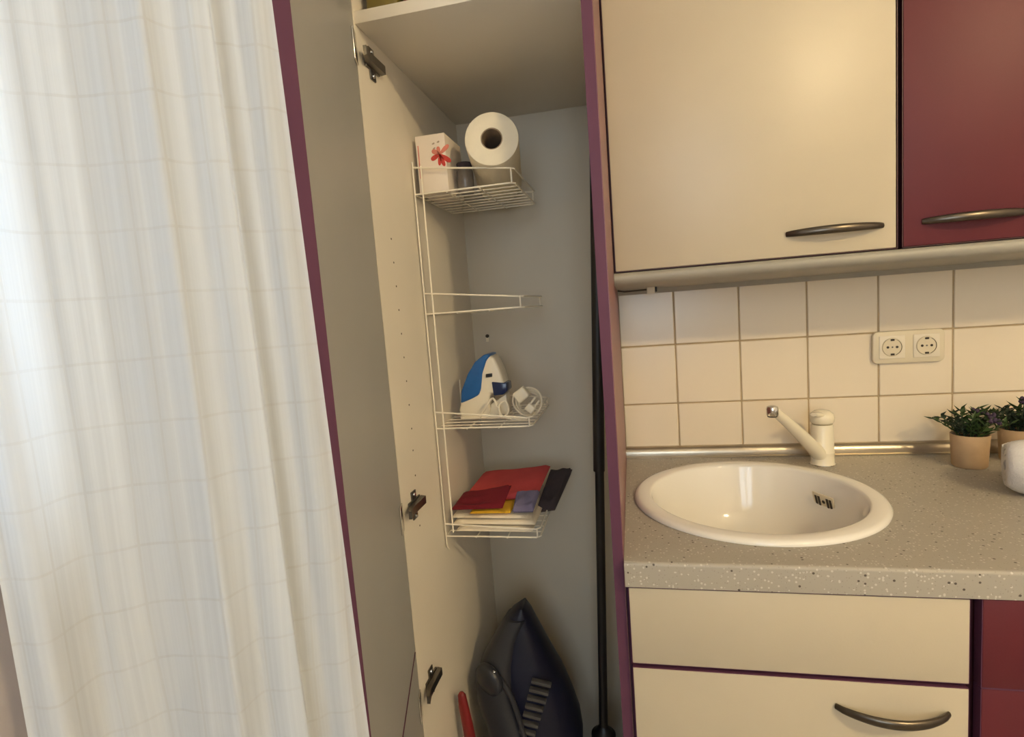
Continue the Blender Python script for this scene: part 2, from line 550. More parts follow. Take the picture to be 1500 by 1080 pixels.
# doors: closed they cover the front, here swung open about 73 degrees
DA = math.radians(73)
HG = Vector((-WT + TH, YT - 0.002, 0))
E1 = Vector((math.cos(DA), -math.sin(DA), 0))
NI = Vector((math.sin(DA), math.cos(DA), 0))
DM = Matrix((( E1.x, NI.x, 0, HG.x), (E1.y, NI.y, 0, HG.y), (0, 0, 1, 0), (0, 0, 0, 1)))   # local: x = width, y = towards the inside
DW, DT = 0.379, 0.019
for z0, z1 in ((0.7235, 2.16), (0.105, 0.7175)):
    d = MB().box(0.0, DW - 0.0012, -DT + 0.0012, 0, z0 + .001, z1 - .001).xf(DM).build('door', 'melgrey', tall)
    e = MB().box(DW - 0.0011, DW, -DT, 0.0, z0, z1, bev=0.0003, seg=1)
    e.box(0.0, DW, -DT, 0, z0 - 0.0005, z0 + .0009).box(0.0, DW, -DT, 0, z1 - .0009, z1)
    e.xf(DM).build('edge_band', 'purple', d)
    MB().box(0.0, DW - .0013, -DT, -DT + 0.0011, z0 + .001, z1 - .001).xf(DM).build('outer_front', 'front', d)
for zc in (1.728, 0.968, 0.626):
    XP = -WT + TH
    h = MB().box(XP, XP + 0.004, -0.562, -0.512, zc - 0.011, zc + 0.011, bev=0.001)
    h.box(XP, XP + 0.003, -0.547, -0.527, zc - 0.026, zc + 0.026, bev=0.001)
    h = h.build('hinge', 'steel', tall)
    MB().rings([[Vector((XP + x, y, zc + z)) for x, z in ((0.004, -0.008), (0.013, -0.007), (0.013, 0.007), (0.004, 0.008))] for y, in ((-0.508,), (-0.535,), (-0.568,))] +
               [[Vector((XP + x, -0.588, zc + z)) for x, z in ((0.012, -0.0075), (0.018, -0.007), (0.018, 0.007), (0.012, 0.0075))]]).build('hinge_arm', 'steel', h)
    MB().box(0.004, 0.030, 0.0003, 0.0032, zc - 0.024, zc + 0.024, bev=0.001).xf(DM).build('hinge_flange', 'chrome', h)
    for s_ in (-1, 1):
        MB().lathe([(0, 0.003), (0.003, 0.0025), (0.0038, 0)], (XP + 0.003, -0.537, zc + s_ * 0.019), seg=12, mtx=Matrix.Rotation(math.radians(90), 4, 'Y')).build('screw', 'chrome', h)

# ------------------------------------------------------------------ bow handles
def bow(pa, pb, out, name, parent, r=0.008):
    pa, pb = Vector(pa), Vector(pb)
    pts, rs = [], []
    n = 21
    for i in range(n):
        t = i / (n - 1)
        k = math.sin(math.pi * t) ** 0.75
        pts.append(pa.lerp(pb, t) + Vector(out) * k)
        rs.append(r * (0.62 + 0.38 * math.sin(math.pi * t) ** 0.6))
    return MB().tube(pts, rs, seg=12, flat=(1.0, 0.62), up=(0, 0, 1)).build(name, 'bronze', parent, smooth=60)


# ------------------------------------------------------------------ wall cabinets
YU, ZU = -0.267, 1.367
ZUT = 2.10


def wall_cab(name, x0, x1, frontm, label, hx0, hx1):
    c = thing(name, ((x0 + x1) / 2, YU / 2, ZU), label, 'cabinet')
    bx('body', 'darkgap', c, x0, x1, YU + 0.020, -0.001, ZU - 0.002, ZUT)
    d = bx('door', frontm, c, x0 + 0.004, x1 - 0.006, YU, YU + 0.0165, ZU, ZUT - 0.003, bev=0.0012)
    e = MB()
    a, b = x0 + 0.0022, x1 - 0.0042
    e.box(a, a + 0.0015, YU + 0.001, YU + 0.018, ZU - 0.002, ZUT).box(b, b + 0.0015, YU + 0.001, YU + 0.018, ZU - 0.002, ZUT)
    e.box(a, b, YU + 0.001, YU + 0.018, ZU - 0.0022, ZU - 0.0006)
    e.build('edge_band', 'darkgap', d)
    bow((hx0, YU - 0.001, 1.4095), (hx1, YU - 0.001, 1.4095), (0, -0.024, 0), 'handle', d)
    return c


wall_cab('wall_cabinet', 0.0015, 0.5255, 'front', 'cream wall cupboard above the sink with pewter bow handle', 0.331, 0.497)
wall_cab('wall_cabinet', 0.5275, 1.13, 'wine', 'wine red wall cupboard with bow handle beside the cream one', 0.562, 0.728)

# light pelmet under the wall cabinets
pm = MB()
prof = [(-0.258, 1.3630), (-0.270, 1.3630), (-0.277, 1.3605), (-0.2805, 1.355), (-0.280, 1.3475), (-0.275, 1.3415), (-0.266, 1.338), (-0.040, 1.331), (-0.034, 1.3195), (-0.0015, 1.3195), (-0.0015, 1.3630)]
pm.rings([[Vector((0.0015, y, z)) for y, z in prof], [Vector((1.13, y, z)) for y, z in prof]])
pel = thing('light_pelmet', (0.565, -0.14, 1.3195), 'grey rounded light pelmet running under the wall cupboards', 'pelmet')
pm.build('board', 'pelmet', pel, smooth=50)
jx = at(955, 423, 'y', -0.10)
bx('connector', 'plastic_cream', pel, jx.x - 0.012, jx.x + 0.006, -0.112, -0.09, 1.3185, 1.3335, bev=0.001)
bx('switch', 'black', pel, jx.x + 0.007, jx.x + 0.011, -0.112, -0.09, 1.3215, 1.3330, bev=0.0008)
MB().tube([(0.003, -0.10, 1.3305), (0.02, -0.10, 1.327), (jx.x - 0.012, -0.10, 1.328)], 0.0018, seg=6).build('cable', 'darkbrown', pel)

# ------------------------------------------------------------------ base cabinets
ZT, CT = 0.90, 0.041
YFR = -0.598
b1 = thing('base_cabinet', (0.24, -0.3, 0), 'cream sink unit with blank panel over a bow handled front', 'cabinet')
BX0, BX1 = 0.0015, 0.482
ZB = ZT - CT - 0.001
# carcass as panels, open above for the bowl
bx('side_panel', 'purple', b1, BX0, BX0 + 0.016, -0.574, -0.03, 0.0, ZB)
bx('side_panel', 'purple', b1, BX1 - 0.016, BX1, -0.574, -0.03, 0.0, ZB)
bx('back_panel', 'melamine', b1, BX0 + 0.016, BX1 - 0.016, -0.036, -0.03, 0.1, ZB)
bx('bottom_panel', 'melamine', b1, BX0 + 0.016, BX1 - 0.016, -0.574, -0.036, 0.085, 0.10)
bx('rail', 'purple', b1, BX0 + 0.016, BX1 - 0.016, -0.574, -0.56, 0.70, 0.745)
bx('plinth', 'purple', b1, BX0 + 0.016, BX1 - 0.016, -0.53, -0.515, 0.0, 0.085)
zd = 0.729
def front(name, m, parent, x0, x1, z0, z1):
    d = bx(name, m, parent, x0, x1, YFR, YFR + 0.018, z0, z1, bev=0.0012)
    e = MB()
    for a in ((x0 - 0.001, x0), (x1, x1 + 0.001)):
        e.box(a[0], a[1], YFR + 0.001, YFR + 0.019, z0 - 0.001, z1)
    e.box(x0, x1, YFR + 0.001, YFR + 0.019, z0 - 0.0012, z0 - 0.0001)
    e.box(x0, x1, YFR + 0.001, YFR + 0.019, z1 + 0.0001, z1 + 0.0012)
    e.build('edge_band', 'purple', d)
    return d
front('blank_panel', 'front', b1, 0.0065, 0.474, zd, 0.8555)
dd = front('drawer_front', 'front', b1, 0.0065, 0.474, 0.105, zd - 0.0085)
bow((0.301, YFR - 0.001, 0.681), (0.449, YFR - 0.001, 0.681), (0, -0.028, -0.002), 'handle', dd, r=0.0075)

b2 = thing('base_cabinet', (0.79, -0.3, 0), 'wine red base unit with stacked drawer fronts right of the sink unit', 'cabinet')
bx('body', 'darkgap', b2, 0.484, 1.13, -0.574, -0.03, 0.085, ZB)
bx('plinth', 'purple', b2, 0.484, 1.13, -0.53, -0.515, 0.0, 0.085)
front('drawer_front', 'wine', b2, 0.490, 1.126, zd - 0.004, 0.8565)
front('drawer_front', 'wine', b2, 0.490, 1.126, 0.42, zd - 0.0068)
front('drawer_front', 'wine', b2, 0.490, 1.126, 0.105, 0.4165)

# ------------------------------------------------------------------ worktop with round cut-out
SX, SY, SR = 0.249, -0.309, 0.229
top = bmesh.new()
X0, X1, Y0, Y1 = 0.0015, 1.135, -0.6016, -0.0005
angs = sorted(set([2 * math.pi * k / 96 for k in range(96)] + [math.atan2(y - SY, x - SX) % (2 * math.pi) for x in (X0, X1) for y in (Y0, Y1)]))
def rectpt(a):
    c, s_ = math.cos(a), math.sin(a)
    t = min([(X1 - SX) / c if c > 1e-9 else 9e9, (X0 - SX) / c if c < -1e-9 else 9e9, (Y1 - SY) / s_ if s_ > 1e-9 else 9e9, (Y0 - SY) / s_ if s_ < -1e-9 else 9e9])
    return SX + c * t, SY + s_ * t
RH = SR - 0.012
loops = [[], [], [], []]
for a in angs:
    rx_, ry_ = rectpt(a)
    hx, hy = SX + RH * math.cos(a), SY + RH * math.sin(a)
    loops[0].append(top.verts.new((hx, hy, ZT - CT))); loops[1].append(top.verts.new((hx, hy, ZT)))
    loops[2].append(top.verts.new((rx_, ry_, ZT))); loops[3].append(top.verts.new((rx_, ry_, ZT - CT)))
n = len(angs)
for i in range(4):
    A, B = loops[i], loops[(i + 1) % 4]
    for k in range(n):
        top.faces.new((A[k], A[(k + 1) % n], B[(k + 1) % n], B[k]))
bmesh.ops.recalc_face_normals(top, faces=top.faces)
ed = [e for e in top.edges if all(abs(v.co.y - Y0) < 1e-6 and abs(v.co.z - ZT) < 1e-6 for v in e.verts)]
bmesh.ops.bevel(top, geom=ed, offset=0.006, segments=4, profile=0.5, affect='EDGES')
mb = MB(); mb.bm.free(); mb.bm = top
tag(mb.build('worktop', 'counter', smooth=30), 'speckled beige laminate worktop over the base units', 'worktop')

# ------------------------------------------------------------------ sink
sink = thing('sink', (SX, SY, ZT), 'round white ceramic sink set into the speckled worktop', 'sink')
prof = [(SR, 0.0006), (SR + 0.0005, 0.004), (SR - 0.003, 0.0085), (SR - 0.008, 0.0102), (SR - 0.029, 0.0098), (SR - 0.0325, 0.0082), (SR - 0.0345, 0.004), (SR - 0.038, -0.012),
        (SR - 0.050, -0.045), (SR - 0.062, -0.090), (SR - 0.085, -0.128), (SR - 0.12, -0.146), (SR - 0.17, -0.152), (0.031, -0.155), (0.031, -0.172),
        (0.037, -0.172), (0.037, -0.162), (SR - 0.16, -0.159), (SR - 0.11, -0.153), (SR - 0.078, -0.134), (SR - 0.055, -0.094), (SR - 0.043, -0.048), (SR - 0.031, -0.012), (SR - 0.027, -0.002), (SR - 0.020, 0.0006)]
MB().lathe(prof, (SX, SY, ZT), seg=96, closed=True).build('bowl', 'ceramic', sink, smooth=60)
dr = MB().lathe([(0, -0.158), (0.026, -0.158), (0.030, -0.1535), (0.034, -0.1535), (0.034, -0.1565), (0.0, -0.1595)], (SX, SY, ZT), seg=32).build('drain', 'chrome', sink)
# overflow plate on the back right wall of the bowl
oa = math.radians(29)
oz = -0.040
orr = SR - 0.0525
om = Matrix.Translation((SX, SY, ZT + oz)) @ Matrix.Rotation(oa, 4, 'Z') @ Matrix.Translation((orr, 0, 0)) @ Matrix.Rotation(math.radians(-14), 4, 'Y')
op = MB().box(-0.0012, 0.0016, -0.026, 0.026, -0.0165, 0.0165, bev=0.0008).xf(om).build('overflow_plate', 'plastic_cream', sink)
for i, yy in enumerate((-0.018, -0.0105, 0.0105, 0.018)):
    MB().box(-0.002, -0.0010, yy - 0.0027, yy + 0.0027, -0.0105, 0.0105).xf(om).build('slot', 'darkbrown', op)
MB().lathe([(0, -0.0007), (0.0035, -0.0007), (0.004, 0)], (0, 0, 0), seg=14, mtx=om @ Matrix.Translation((-0.0012, 0, 0)) @ Matrix.Rotation(math.radians(90), 4, 'Y')).build('screw', 'darkbrown', op)

# ------------------------------------------------------------------ tap
tb = at(1205, 680, 'z', ZT)
tb = Vector((tb.x, tb.y, ZT))
tap = thing('tap', tb, 'cream single lever mixer tap behind the round sink', 'tap')
MB().lathe([(0, 0), (0.0265, 0), (0.0265, 0.003), (0.0245, 0.006), (0.0242, 0.028), (0.0246, 0.029), (0.0246, 0.031), (0.0240, 0.032), (0.0232, 0.090), (0.0215, 0.094), (0, 0.094)], tb, seg=36).build('column', 'tapwhite', tap, smooth=45)
MB().lathe([(0, 0.0), (0.0265, 0.0), (0.0275, 0.0012), (0.0265, 0.0025), (0, 0.0025)], tb + Vector((0, 0, 0.0002)), seg=36).build('base_ring', 'chrome', tap)
tip = at(1133, 601, 'y', tb.y - 0.125)
root = tb + Vector((-0.006, -0.006, 0.022))
pts, rs = [], []
for i in range(13):
    t = i / 12
    p = root.lerp(tip, t)
    p.z += 0.004 * math.sin(math.pi * t)
    pts.append(p)
    rs.append(0.0185 * (1 - t) + 0.0108 * t)
sp = MB().tube(pts, rs, seg=16, flat=(0.85, 1.0)).build('spout', 'tapwhite', tap, smooth=60)
MB().lathe([(0, -0.011), (0.0105, -0.011), (0.0118, -0.009), (0.0122, 0.004), (0.0105, 0.0085), (0.005, 0.0105), (0, 0.011)], tip + Vector((-0.003, -0.003, 0.0)), seg=24).build('nozzle', 'chrome', sp)
MB().lathe([(0, -0.0135), (0.0095, -0.0135), (0.0098, -0.011), (0, -0.0108)], tip + Vector((-0.003, -0.003, 0.0)), seg=24).build('aerator', 'darkbrown', sp)
cp = tb + Vector((0, 0, 0.096))
lm = Matrix.Rotation(math.radians(-6), 4, 'Y')
lv = MB().lathe([(0, 0), (0.021, 0), (0.0245, 0.004), (0.0255, 0.014), (0.0235, 0.022), (0.0165, 0.0285), (0.008, 0.031), (0, 0.0315)], cp, seg=36).build('lever_cap', 'tapwhite', tap, smooth=60)
ld = Vector((-0.62, -0.78, 0)).normalized()
MB().tube([cp + Vector((0, 0, 0.018)), cp + ld * 0.018 + Vector((0, 0, 0.0225)), cp + ld * 0.034 + Vector((0, 0, 0.026)), cp + ld * 0.043 + Vector((0, 0, 0.027))], [0.013, 0.012, 0.0095, 0.007], seg=14, flat=(0.55, 1.1)).build('lever', 'tapwhite', lv, smooth=60)

# ------------------------------------------------------------------ double socket
so = thing('double_socket', (0.65, -0.006, 1.116), 'cream double power socket mounted on the tiled wall', 'socket')
b = bmesh.new()
poly = []
PX0, PX1, PZ0, PZ1, PR = 0.577, 0.7235, 1.1155, 1.190, 0.011
for cx, cz, a0 in ((PX1 - PR, PZ1 - PR, 0), (PX0 + PR, PZ1 - PR, 90), (PX0 + PR, PZ0 + PR, 180), (PX1 - PR, PZ0 + PR, 270)):
    for k in range(7):
        a = math.radians(a0 + 15 * k)
        poly.append((cx + PR * math.cos(a), cz + PR * math.sin(a)))
MB().prism(poly, -0.0105, -0.0008, bev=0.0016).build('cover_plate', 'plastic_cream', so, smooth=50)
ry90 = Matrix.Rotation(math.radians(90), 4, 'X')
for cx in (0.6165, 0.6865):
    cz = 1.1535
    ins = MB().box(cx - 0.0265, cx + 0.0265, -0.0125, -0.0106, cz - 0.0265, cz + 0.0265, bev=0.0008).build('insert', 'plastic_white', so)
    MB().lathe([(0.0218, 0.0), (0.0205, 0.0024), (0.0192, 0.0024), (0.0188, 0.0006), (0.0, 0.0006), (0.0, 0.0)], (cx, -0.0126, cz), seg=36, mtx=ry90).build('recess_ring', 'plastic_cream', ins)
    for dx in (-0.0095, 0.0095):
        MB().lathe([(0, 0.0008), (0.0028, 0.0008), (0.0028, 0.0)], (cx + dx, -0.0131, cz), seg=14, mtx=ry90).build('pin_hole', 'darkbrown', ins)
    MB().lathe([(0, 0.0012), (0.0016, 0.0012), (0.002, 0.0)], (cx, -0.0131, cz), seg=12, mtx=ry90).build('screw', 'steel', ins)
    for s_ in (-1, 1):
        bx('earth_clip', 'darkbrown', ins, cx - 0.0038, cx + 0.0038, -0.0155, -0.0130, cz + s_ * 0.0168 - 0.0022, cz + s_ * 0.0168 + 0.0022, bev=0.0006)
    MB().tube(arc((cx, -0.0138, cz), 0.0196, math.radians(-70), math.radians(60), 14), 0.0011, seg=6).build('recess_shade', 'darkbrown', ins)  # shade inside the recess, drawn as a dark arc on its right

# ------------------------------------------------------------------ potted plants
def plant(loc, label, seed, hh=0.070, rt=0.0345, rb_=0.031):
    r_ = random.Random(seed)
    x, y = loc
    t = thing('potted_plant', (x, y, ZT), label, 'plant', 'small potted plants on the worktop')
    MB().lathe([(0, 0.0004), (rb_ - 0.002, 0.0004), (rb_, 0.003), (rt, hh), (rt - 0.001, hh + 0.001), (rt - 0.003, hh), (rt - 0.004, hh - 0.008), (0.0, hh - 0.008)], (x, y, ZT), seg=36).build('pot', 'pot', t, smooth=50)
    MB().lathe([(rt - 0.0048, hh - 0.0075), (rt * 0.5, hh - 0.005), (0, hh - 0.004)], (x, y, ZT), seg=24).build('soil', 'soil', t)
    n = 17
    for i in range(n):
        a = i * 2.399 + r_.uniform(-.3, .3)
        k = math.sqrt((i + 0.5) / n)
        base = Vector((x + math.cos(a) * 0.6 * k * rt, y + math.sin(a) * 0.6 * k * rt, ZT + hh - 0.006))
        lean = Vector((math.cos(a), math.sin(a), 0)) * k * r_.uniform(0.032, 0.052)
        hgt = r_.uniform(0.040, 0.066) * (1.12 - 0.45 * k)
        pts = [base + lean * (s_ ** 1.5) + Vector((0, 0, hgt * s_)) for s_ in (0, .25, .5, .75, 1)]
        m = MB().tube(pts, [0.0014, 0.0013, 0.0012, 0.001, 0.0007], seg=5)
        for j in range(12):
            s_ = 0.15 + 0.85 * j / 11
            q = base + lean * (s_ ** 1.5) + Vector((0, 0, hgt * s_))
            la = j * 2.2 + r_.uniform(-.4, .4)
            el = r_.uniform(0.25, 0.9)
            dv = Vector((math.cos(la) * math.cos(el), math.sin(la) * math.cos(el), math.sin(el))) + lean * 6
            dv.normalize()
            L = r_.uniform(0.016, 0.027)
            wv = dv.cross(Vector((0, 0, 1))).normalized() * r_.uniform(0.0036, 0.0056)
            nv = wv.cross(dv).normalized() * 0.0016
            vs = [m.bm.verts.new(c) for c in (q, q + dv * L * .4 + wv + nv, q + dv * L * .45 - nv, q + dv * L * .4 - wv + nv, q + dv * L)]
            m.bm.faces.new((vs[0], vs[1], vs[2])); m.bm.faces.new((vs[0], vs[2], vs[3]))
            m.bm.faces.new((vs[1], vs[4], vs[2])); m.bm.faces.new((vs[2], vs[4], vs[3]))
        sp_ = m.build('sprig', 'leaf' if r_.random() < .6 else 'leaf2', t, smooth=30, recalc=False)
        if i % 5 == 0:
            bd = MB()
            for j in range(6):
                c = pts[-1] + Vector((r_.uniform(-.006, .006), r_.uniform(-.006, .006), r_.uniform(-.004, .006)))
                bd.lathe([(0, -0.005), (0.0035, -0.003), (0.0046, 0.0), (0.003, 0.0035), (0, 0.0055)], c, seg=7)
            bd.build('bud', 'bud', sp_)
    return t


plant((0.722, -0.113), 'small plant in a tan pot standing nearer the tap', 3)
plant((0.832, -0.075), 'small plant in a tan pot half hidden behind the rolled towel', 11)

# ------------------------------------------------------------------ rolled towel
tc_ = Vector((0.738, -0.300, ZT + 0.05))
L0, L1 = -0.05, 0.19
spiral = []
turns = 3.1
N = 130
for i in range(N):
    t = i / (N - 1)
    a = t * turns * 2 * math.pi
    r_ = 0.006 + 0.041 * t
    spiral.append((r_, a))
ringsI, ringsO = [], []
m = MB()
rows_ = []
thk = 0.0105
NJ = 24
for j in range(NJ + 1):
    s_ = j / NJ
    yy = L0 + (L1 - L0) * s_
    pinch = 1 - 0.24 * max(0, (0.16 - s_) / 0.16) ** 2.2
    row = []
    for (r_, a) in spiral:
        nz = 0.004 * noise.noise(Vector((s_ * 5, math.cos(a) * 1.4, math.sin(a) * 1.4 + r_ * 30)))
        rr_ = (r_ + nz) * pinch
        row.append((Vector((yy, math.cos(a) * rr_, math.sin(a) * rr_)), Vector((0, math.cos(a), math.sin(a)))))
    rows_.append(row)
def grid(bm, pts):
    V = [[bm.verts.new(p) for p in r] for r in pts]
    for A, B in zip(V, V[1:]):
        for k in range(len(A) - 1):
            bm.faces.new((A[k], A[k + 1], B[k + 1], B[k]))
    return V
VI = grid(m.bm, [[p for p, nn in r] for r in rows_])
VO = grid(m.bm, [[p + nn * thk * (0.82 if j in (0, NJ) else 1) for p, nn in r] for j, r in enumerate(rows_)])
for k in range(N - 1):
    m.bm.faces.new((VI[0][k], VO[0][k], VO[0][k + 1], VI[0][k + 1]))
    m.bm.faces.new((VI[-1][k + 1], VO[-1][k + 1], VO[-1][k], VI[-1][k]))
for j in range(NJ):
    m.bm.faces.new((VI[j][0], VI[j + 1][0], VO[j + 1][0], VO[j][0]))
    m.bm.faces.new((VI[j + 1][-1], VI[j][-1], VO[j][-1], VO[j + 1][-1]))
m.xf(Matrix.Translation(tc_) @ Matrix.Rotation(math.radians(-22), 4, 'Z'))
tow = m.build('rolled_towel', 'terry', smooth=75)
tow.location.z = ZT + 0.0005
tag(tow, 'white terry towel rolled up on the worktop beside the plants', 'towel')

# ------------------------------------------------------------------ wire rack hanging on the left panel
rack = thing('wire_rack', (-0.268, -0.28, 0.815), 'white wire rack with four baskets fixed inside the tall cupboard', 'rack')
XP = -WT + TH
RF, RBk = -0.40, -0.165
XE = -0.168
WR = 0.0017
for y, x, z0, z1 in ((RF, XP + 0.0045, 0.818, 1.602), (RF, XP + 0.021, 0.858, 1.593)):
    pts = [Vector((x, y, z1)), Vector((x, y, (z0 + z1) / 2)), Vector((x, y, z0 + 0.012))]
    if z0 < 0.82: pts += [Vector((x + 0.001, y + 0.004, z0 + 0.004)), Vector((x + 0.001, y + 0.010, z0))]
    else: pts += [Vector((x, y, z0))]
    MB().tube(pts, WR, seg=8).build('upright', 'wire', rack)
q1, q2 = at(673, 557, 'x', XP + 0.0045), at(675, 618, 'x', XP + 0.0045)
MB().tube([q1, (q1.x, q1.y, 1.077)], WR, seg=8).build('post', 'wire', rack)
for zf, hl, hr in ((1.5405, 0.051, 0.027), (1.309, 0.041, 0.021), (1.077, 0.034, 0.017), (0.850, 0.026, 0.017)):
    bk = MB()
    xl = XP + 0.0045
    # rim: front rail sloping down to the free end, across, and back
    c = 0.008
    rim = [Vector((xl, RF, zf + hl)), Vector((XE - c, RF, zf + hr)), Vector((XE, RF + c, zf + hr)), Vector((XE, RBk - c, zf + hr)), Vector((XE - c, RBk, zf + hr)), Vector((xl, RBk, zf + hl))]
    bk.tube(rim, WR, seg=8)
    low = [Vector((xl, RF, zf)), Vector((XE - c, RF, zf)), Vector((XE, RF + c, zf)), Vector((XE, RBk - c, zf)), Vector((XE - c, RBk, zf)), Vector((xl, RBk, zf))]
    bk.tube(low, WR, seg=8, closed=True)
    for yy in (RF, RBk):
        bk.tube([(XE - 0.005, yy, zf), (XE - 0.005, yy, zf + hr)], WR * .9, seg=6)
    bk = bk.build('basket', 'wire', rack)
    for k in range(1, 8):
        yy = RF + (RBk - RF) * k / 8
        MB().tube([(xl, yy, zf - 0.0005), (XE, yy, zf - 0.0005)], 0.0012, seg=6).build('floor_wire', 'wire', bk)
    for xx in (xl + 0.065, xl + 0.13):
        MB().tube([(xx, RF, zf - 0.0025), (xx, RBk, zf - 0.0025)], 0.0012, seg=6).build('floor_wire', 'wire', bk)

# ------------------------------------------------------------------ first basket: tissue box, roll, smoky pack
ZF1 = 1.5405 + 0.002
tx0, tx1, ty0, ty1 = XP + 0.010, XP + 0.070, -0.388, -0.285
tz1 = 1.652
tis = thing('tissue_box', ((tx0 + tx1) / 2, (ty0 + ty1) / 2, ZF1), 'white carton with red floral print standing in the top wire basket', 'box')
bx('carton', 'boxwhite', tis, tx0, tx1, ty0, ty1, ZF1, tz1, bev=0.0012)
def petal(cx, cz, L, Wd, ang, m_):
    pts = []
    for k in range(14):
        a = 2 * math.pi * k / 14
        lx = L * 0.5 * (1 + math.cos(a)); lz = Wd * math.sin(a) * (0.5 + 0.5 * math.cos(a * 0.5) ** 2)
        pts.append((cx + lx * math.cos(ang) - lz * math.sin(ang), cz + lx * math.sin(ang) + lz * math.cos(ang)))
    return MB().prism(pts, ty0 - 0.0005, ty0 - 0.0001).build('print', m_, tis)
pc = at(644, 226, 'y', ty0)
for L, Wd, an, m_ in ((0.020, 0.0042, -70, 'red'), (0.022, 0.005, -38, 'red'), (0.014, 0.005, 150, 'pink'), (0.016, 0.005, 205, 'red'), (0.020, 0.0045, 38, 'pink'), (0.012, 0.004, 100, 'pink'), (0.017, 0.0035, -95, 'red')):
    petal(pc.x, pc.z, L * 1.25, Wd * 1.2, math.radians(an), m_)
for dx, dz in ((-0.014, 0.020), (-0.004, 0.022), (-0.013, 0.011)):
    petal(pc.x + dx, pc.z + dz, 0.006, 0.002, math.radians(20), 'grey')
bx('print', 'pink', tis, tx0 + 0.004, tx0 + 0.0058, ty0 - 0.0006, ty0 - 0.0001, ZF1 + 0.03, tz1 - 0.018)

# kitchen roll leaning with its near end on the rim
rf = at(720, 203, 'y', -0.405)
rbk = Vector((-0.243, -0.185, ZF1 + 0.0525))
ax = (rbk - rf)
RL = ax.length
axn = ax.normalized()
q = Vector((0, 0, 1)).rotation_difference(axn).to_matrix().to_4x4()
mt = Matrix.Translation(rf) @ q
kr = thing('paper_roll', (rbk.x, (rf.y + rbk.y) / 2, ZF1), 'white kitchen paper roll with grey core lying in the top basket', 'paper roll')
RR = 0.0505
MB().lathe([(0.0205, 0.0), (0.034, -0.0004), (RR - 0.003, 0.0), (RR - 0.0006, 0.0012), (RR, 0.004), (RR, RL - 0.003), (RR - 0.003, RL), (0.0205, RL)], seg=56, mtx=mt, closed=True).build('paper', 'paper', kr, smooth=50)
MB().lathe([(0.0185, 0.0012), (0.0203, 0.0012), (0.0203, RL - 0.001), (0.0185, RL - 0.001)], seg=40, mtx=mt, closed=True).build('core', 'card', kr)
# the back board is seen through the open core

sp0 = at(684, 272, 'y', -0.33)
sm = MB()
for k, (r1, zz) in enumerate([(0.015, 0.0)]): pass
sm.lathe([(0, 0.0), (0.015, 0.0), (0.0165, 0.002), (0.0165, 0.042), (0.0145, 0.047), (0.0145, 0.049), (0.0, 0.049)], (XP + 0.0925, -0.345, ZF1), seg=28)
jar = thing('jar', (XP + 0.0925, -0.345, ZF1), 'small smoky grey jar between the carton and the paper roll', 'jar')
sm.build('jar_body', 'smoke', jar)
MB().lathe([(0, 0.0493), (0.0152, 0.0493), (0.0158, 0.0505), (0.0158, 0.058), (0.0148, 0.0592), (0, 0.0592)], (XP + 0.0925, -0.345, ZF1), seg=28).build('lid', 'charcoal', jar)

# ------------------------------------------------------------------ third basket: travel iron with cord
ZF3 = 1.077 + 0.002
YI = -0.30
def PXY(pts, y=YI):
    return [((at(u, v, 'y', y)).x, (at(u, v, 'y', y)).z) for u, v in pts]
ir = thing('travel_iron', (-0.285, YI, ZF3), 'blue and white travel iron standing on end in a wire basket', 'iron')
white = PXY([(680, 612), (677, 598), (683, 570), (692, 545), (703, 527), (716, 519), (727, 522), (736, 540), (742, 560), (744, 574), (722, 574), (720, 582), (722, 600), (718, 612)])
zmin = min(z for x, z in white)
MB().prism(white, YI - 0.024, YI + 0.030, bev=0.006, seg=3).build('body', 'plastic_white', ir, smooth=50)
bl = PXY([(680, 588), (681, 570), (690, 546), (700, 529), (713, 518), (720, 517), (723, 519), (717, 526), (711, 545), (709, 568), (706, 576), (697, 581), (690, 584)])
MB().prism(bl, YI - 0.0285, YI + 0.034, bev=0.004, seg=3).build('water_tank', 'blue', ir, smooth=50)
nw = PXY([(721, 559), (743, 561), (744, 572), (738, 578), (724, 579)], YI - 0.02)
MB().prism(nw, YI - 0.0265, YI + 0.02, bev=0.002).build('grip_window', 'navywin', ir)
bt = PXY([(712, 548), (721, 547), (721, 552), (712, 553)], YI - 0.025)
MB().prism(bt, YI - 0.0275, YI - 0.022, bev=0.0006).build('button', 'black', ir)
hl_ = MB().box(-0.337, -0.243, YI - 0.026, YI + 0.032, ZF3, ZF3 + 0.007, bev=0.002)
hl_.build('heel_rest', 'plastic_white', ir)
neck = PXY([(722, 590), (744, 575), (748, 612), (720, 612)])
MB().prism([(x, max(z, ZF3 + 0.006)) for x, z in neck], YI - 0.018, YI + 0.02, bev=0.003).build('rear_foot', 'plastic_white', ir)
# sole plate at the back of the standing iron
MB().prism([(x * 0.8 + -0.285 * 0.2, z * 0.94 + (ZF3 + 0.06) * 0.06) for x, z in white], YI + 0.0345, YI + 0.040, bev=0.001).build('sole_plate', 'steel', ir)
cb = MB()
cc = at(770, 585, 'y', -0.335)
for k in range(3):
    rr_ = 0.0295 - 0.003 * k
    pts = []
    for i in range(40):
        a = 2 * math.pi * i / 40
        pts.append(Vector((cc.x + 0.003 + math.cos(a) * rr_ * 1.02, cc.y + 0.012 * k + 0.006 * math.sin(a * 2 + k), ZF3 + 0.0055 + rr_ + math.sin(a) * rr_ * 1.0)))
    cb.tube(pts, 0.0022, seg=8, closed=True)
p0 = at(716, 612, 'y', -0.345); p1 = at(726, 596, 'y', -0.35); p2 = at(735, 590, 'y', -0.35); p3 = at(738, 606, 'y', -0.352); p4 = at(748, 613, 'y', -0.352)
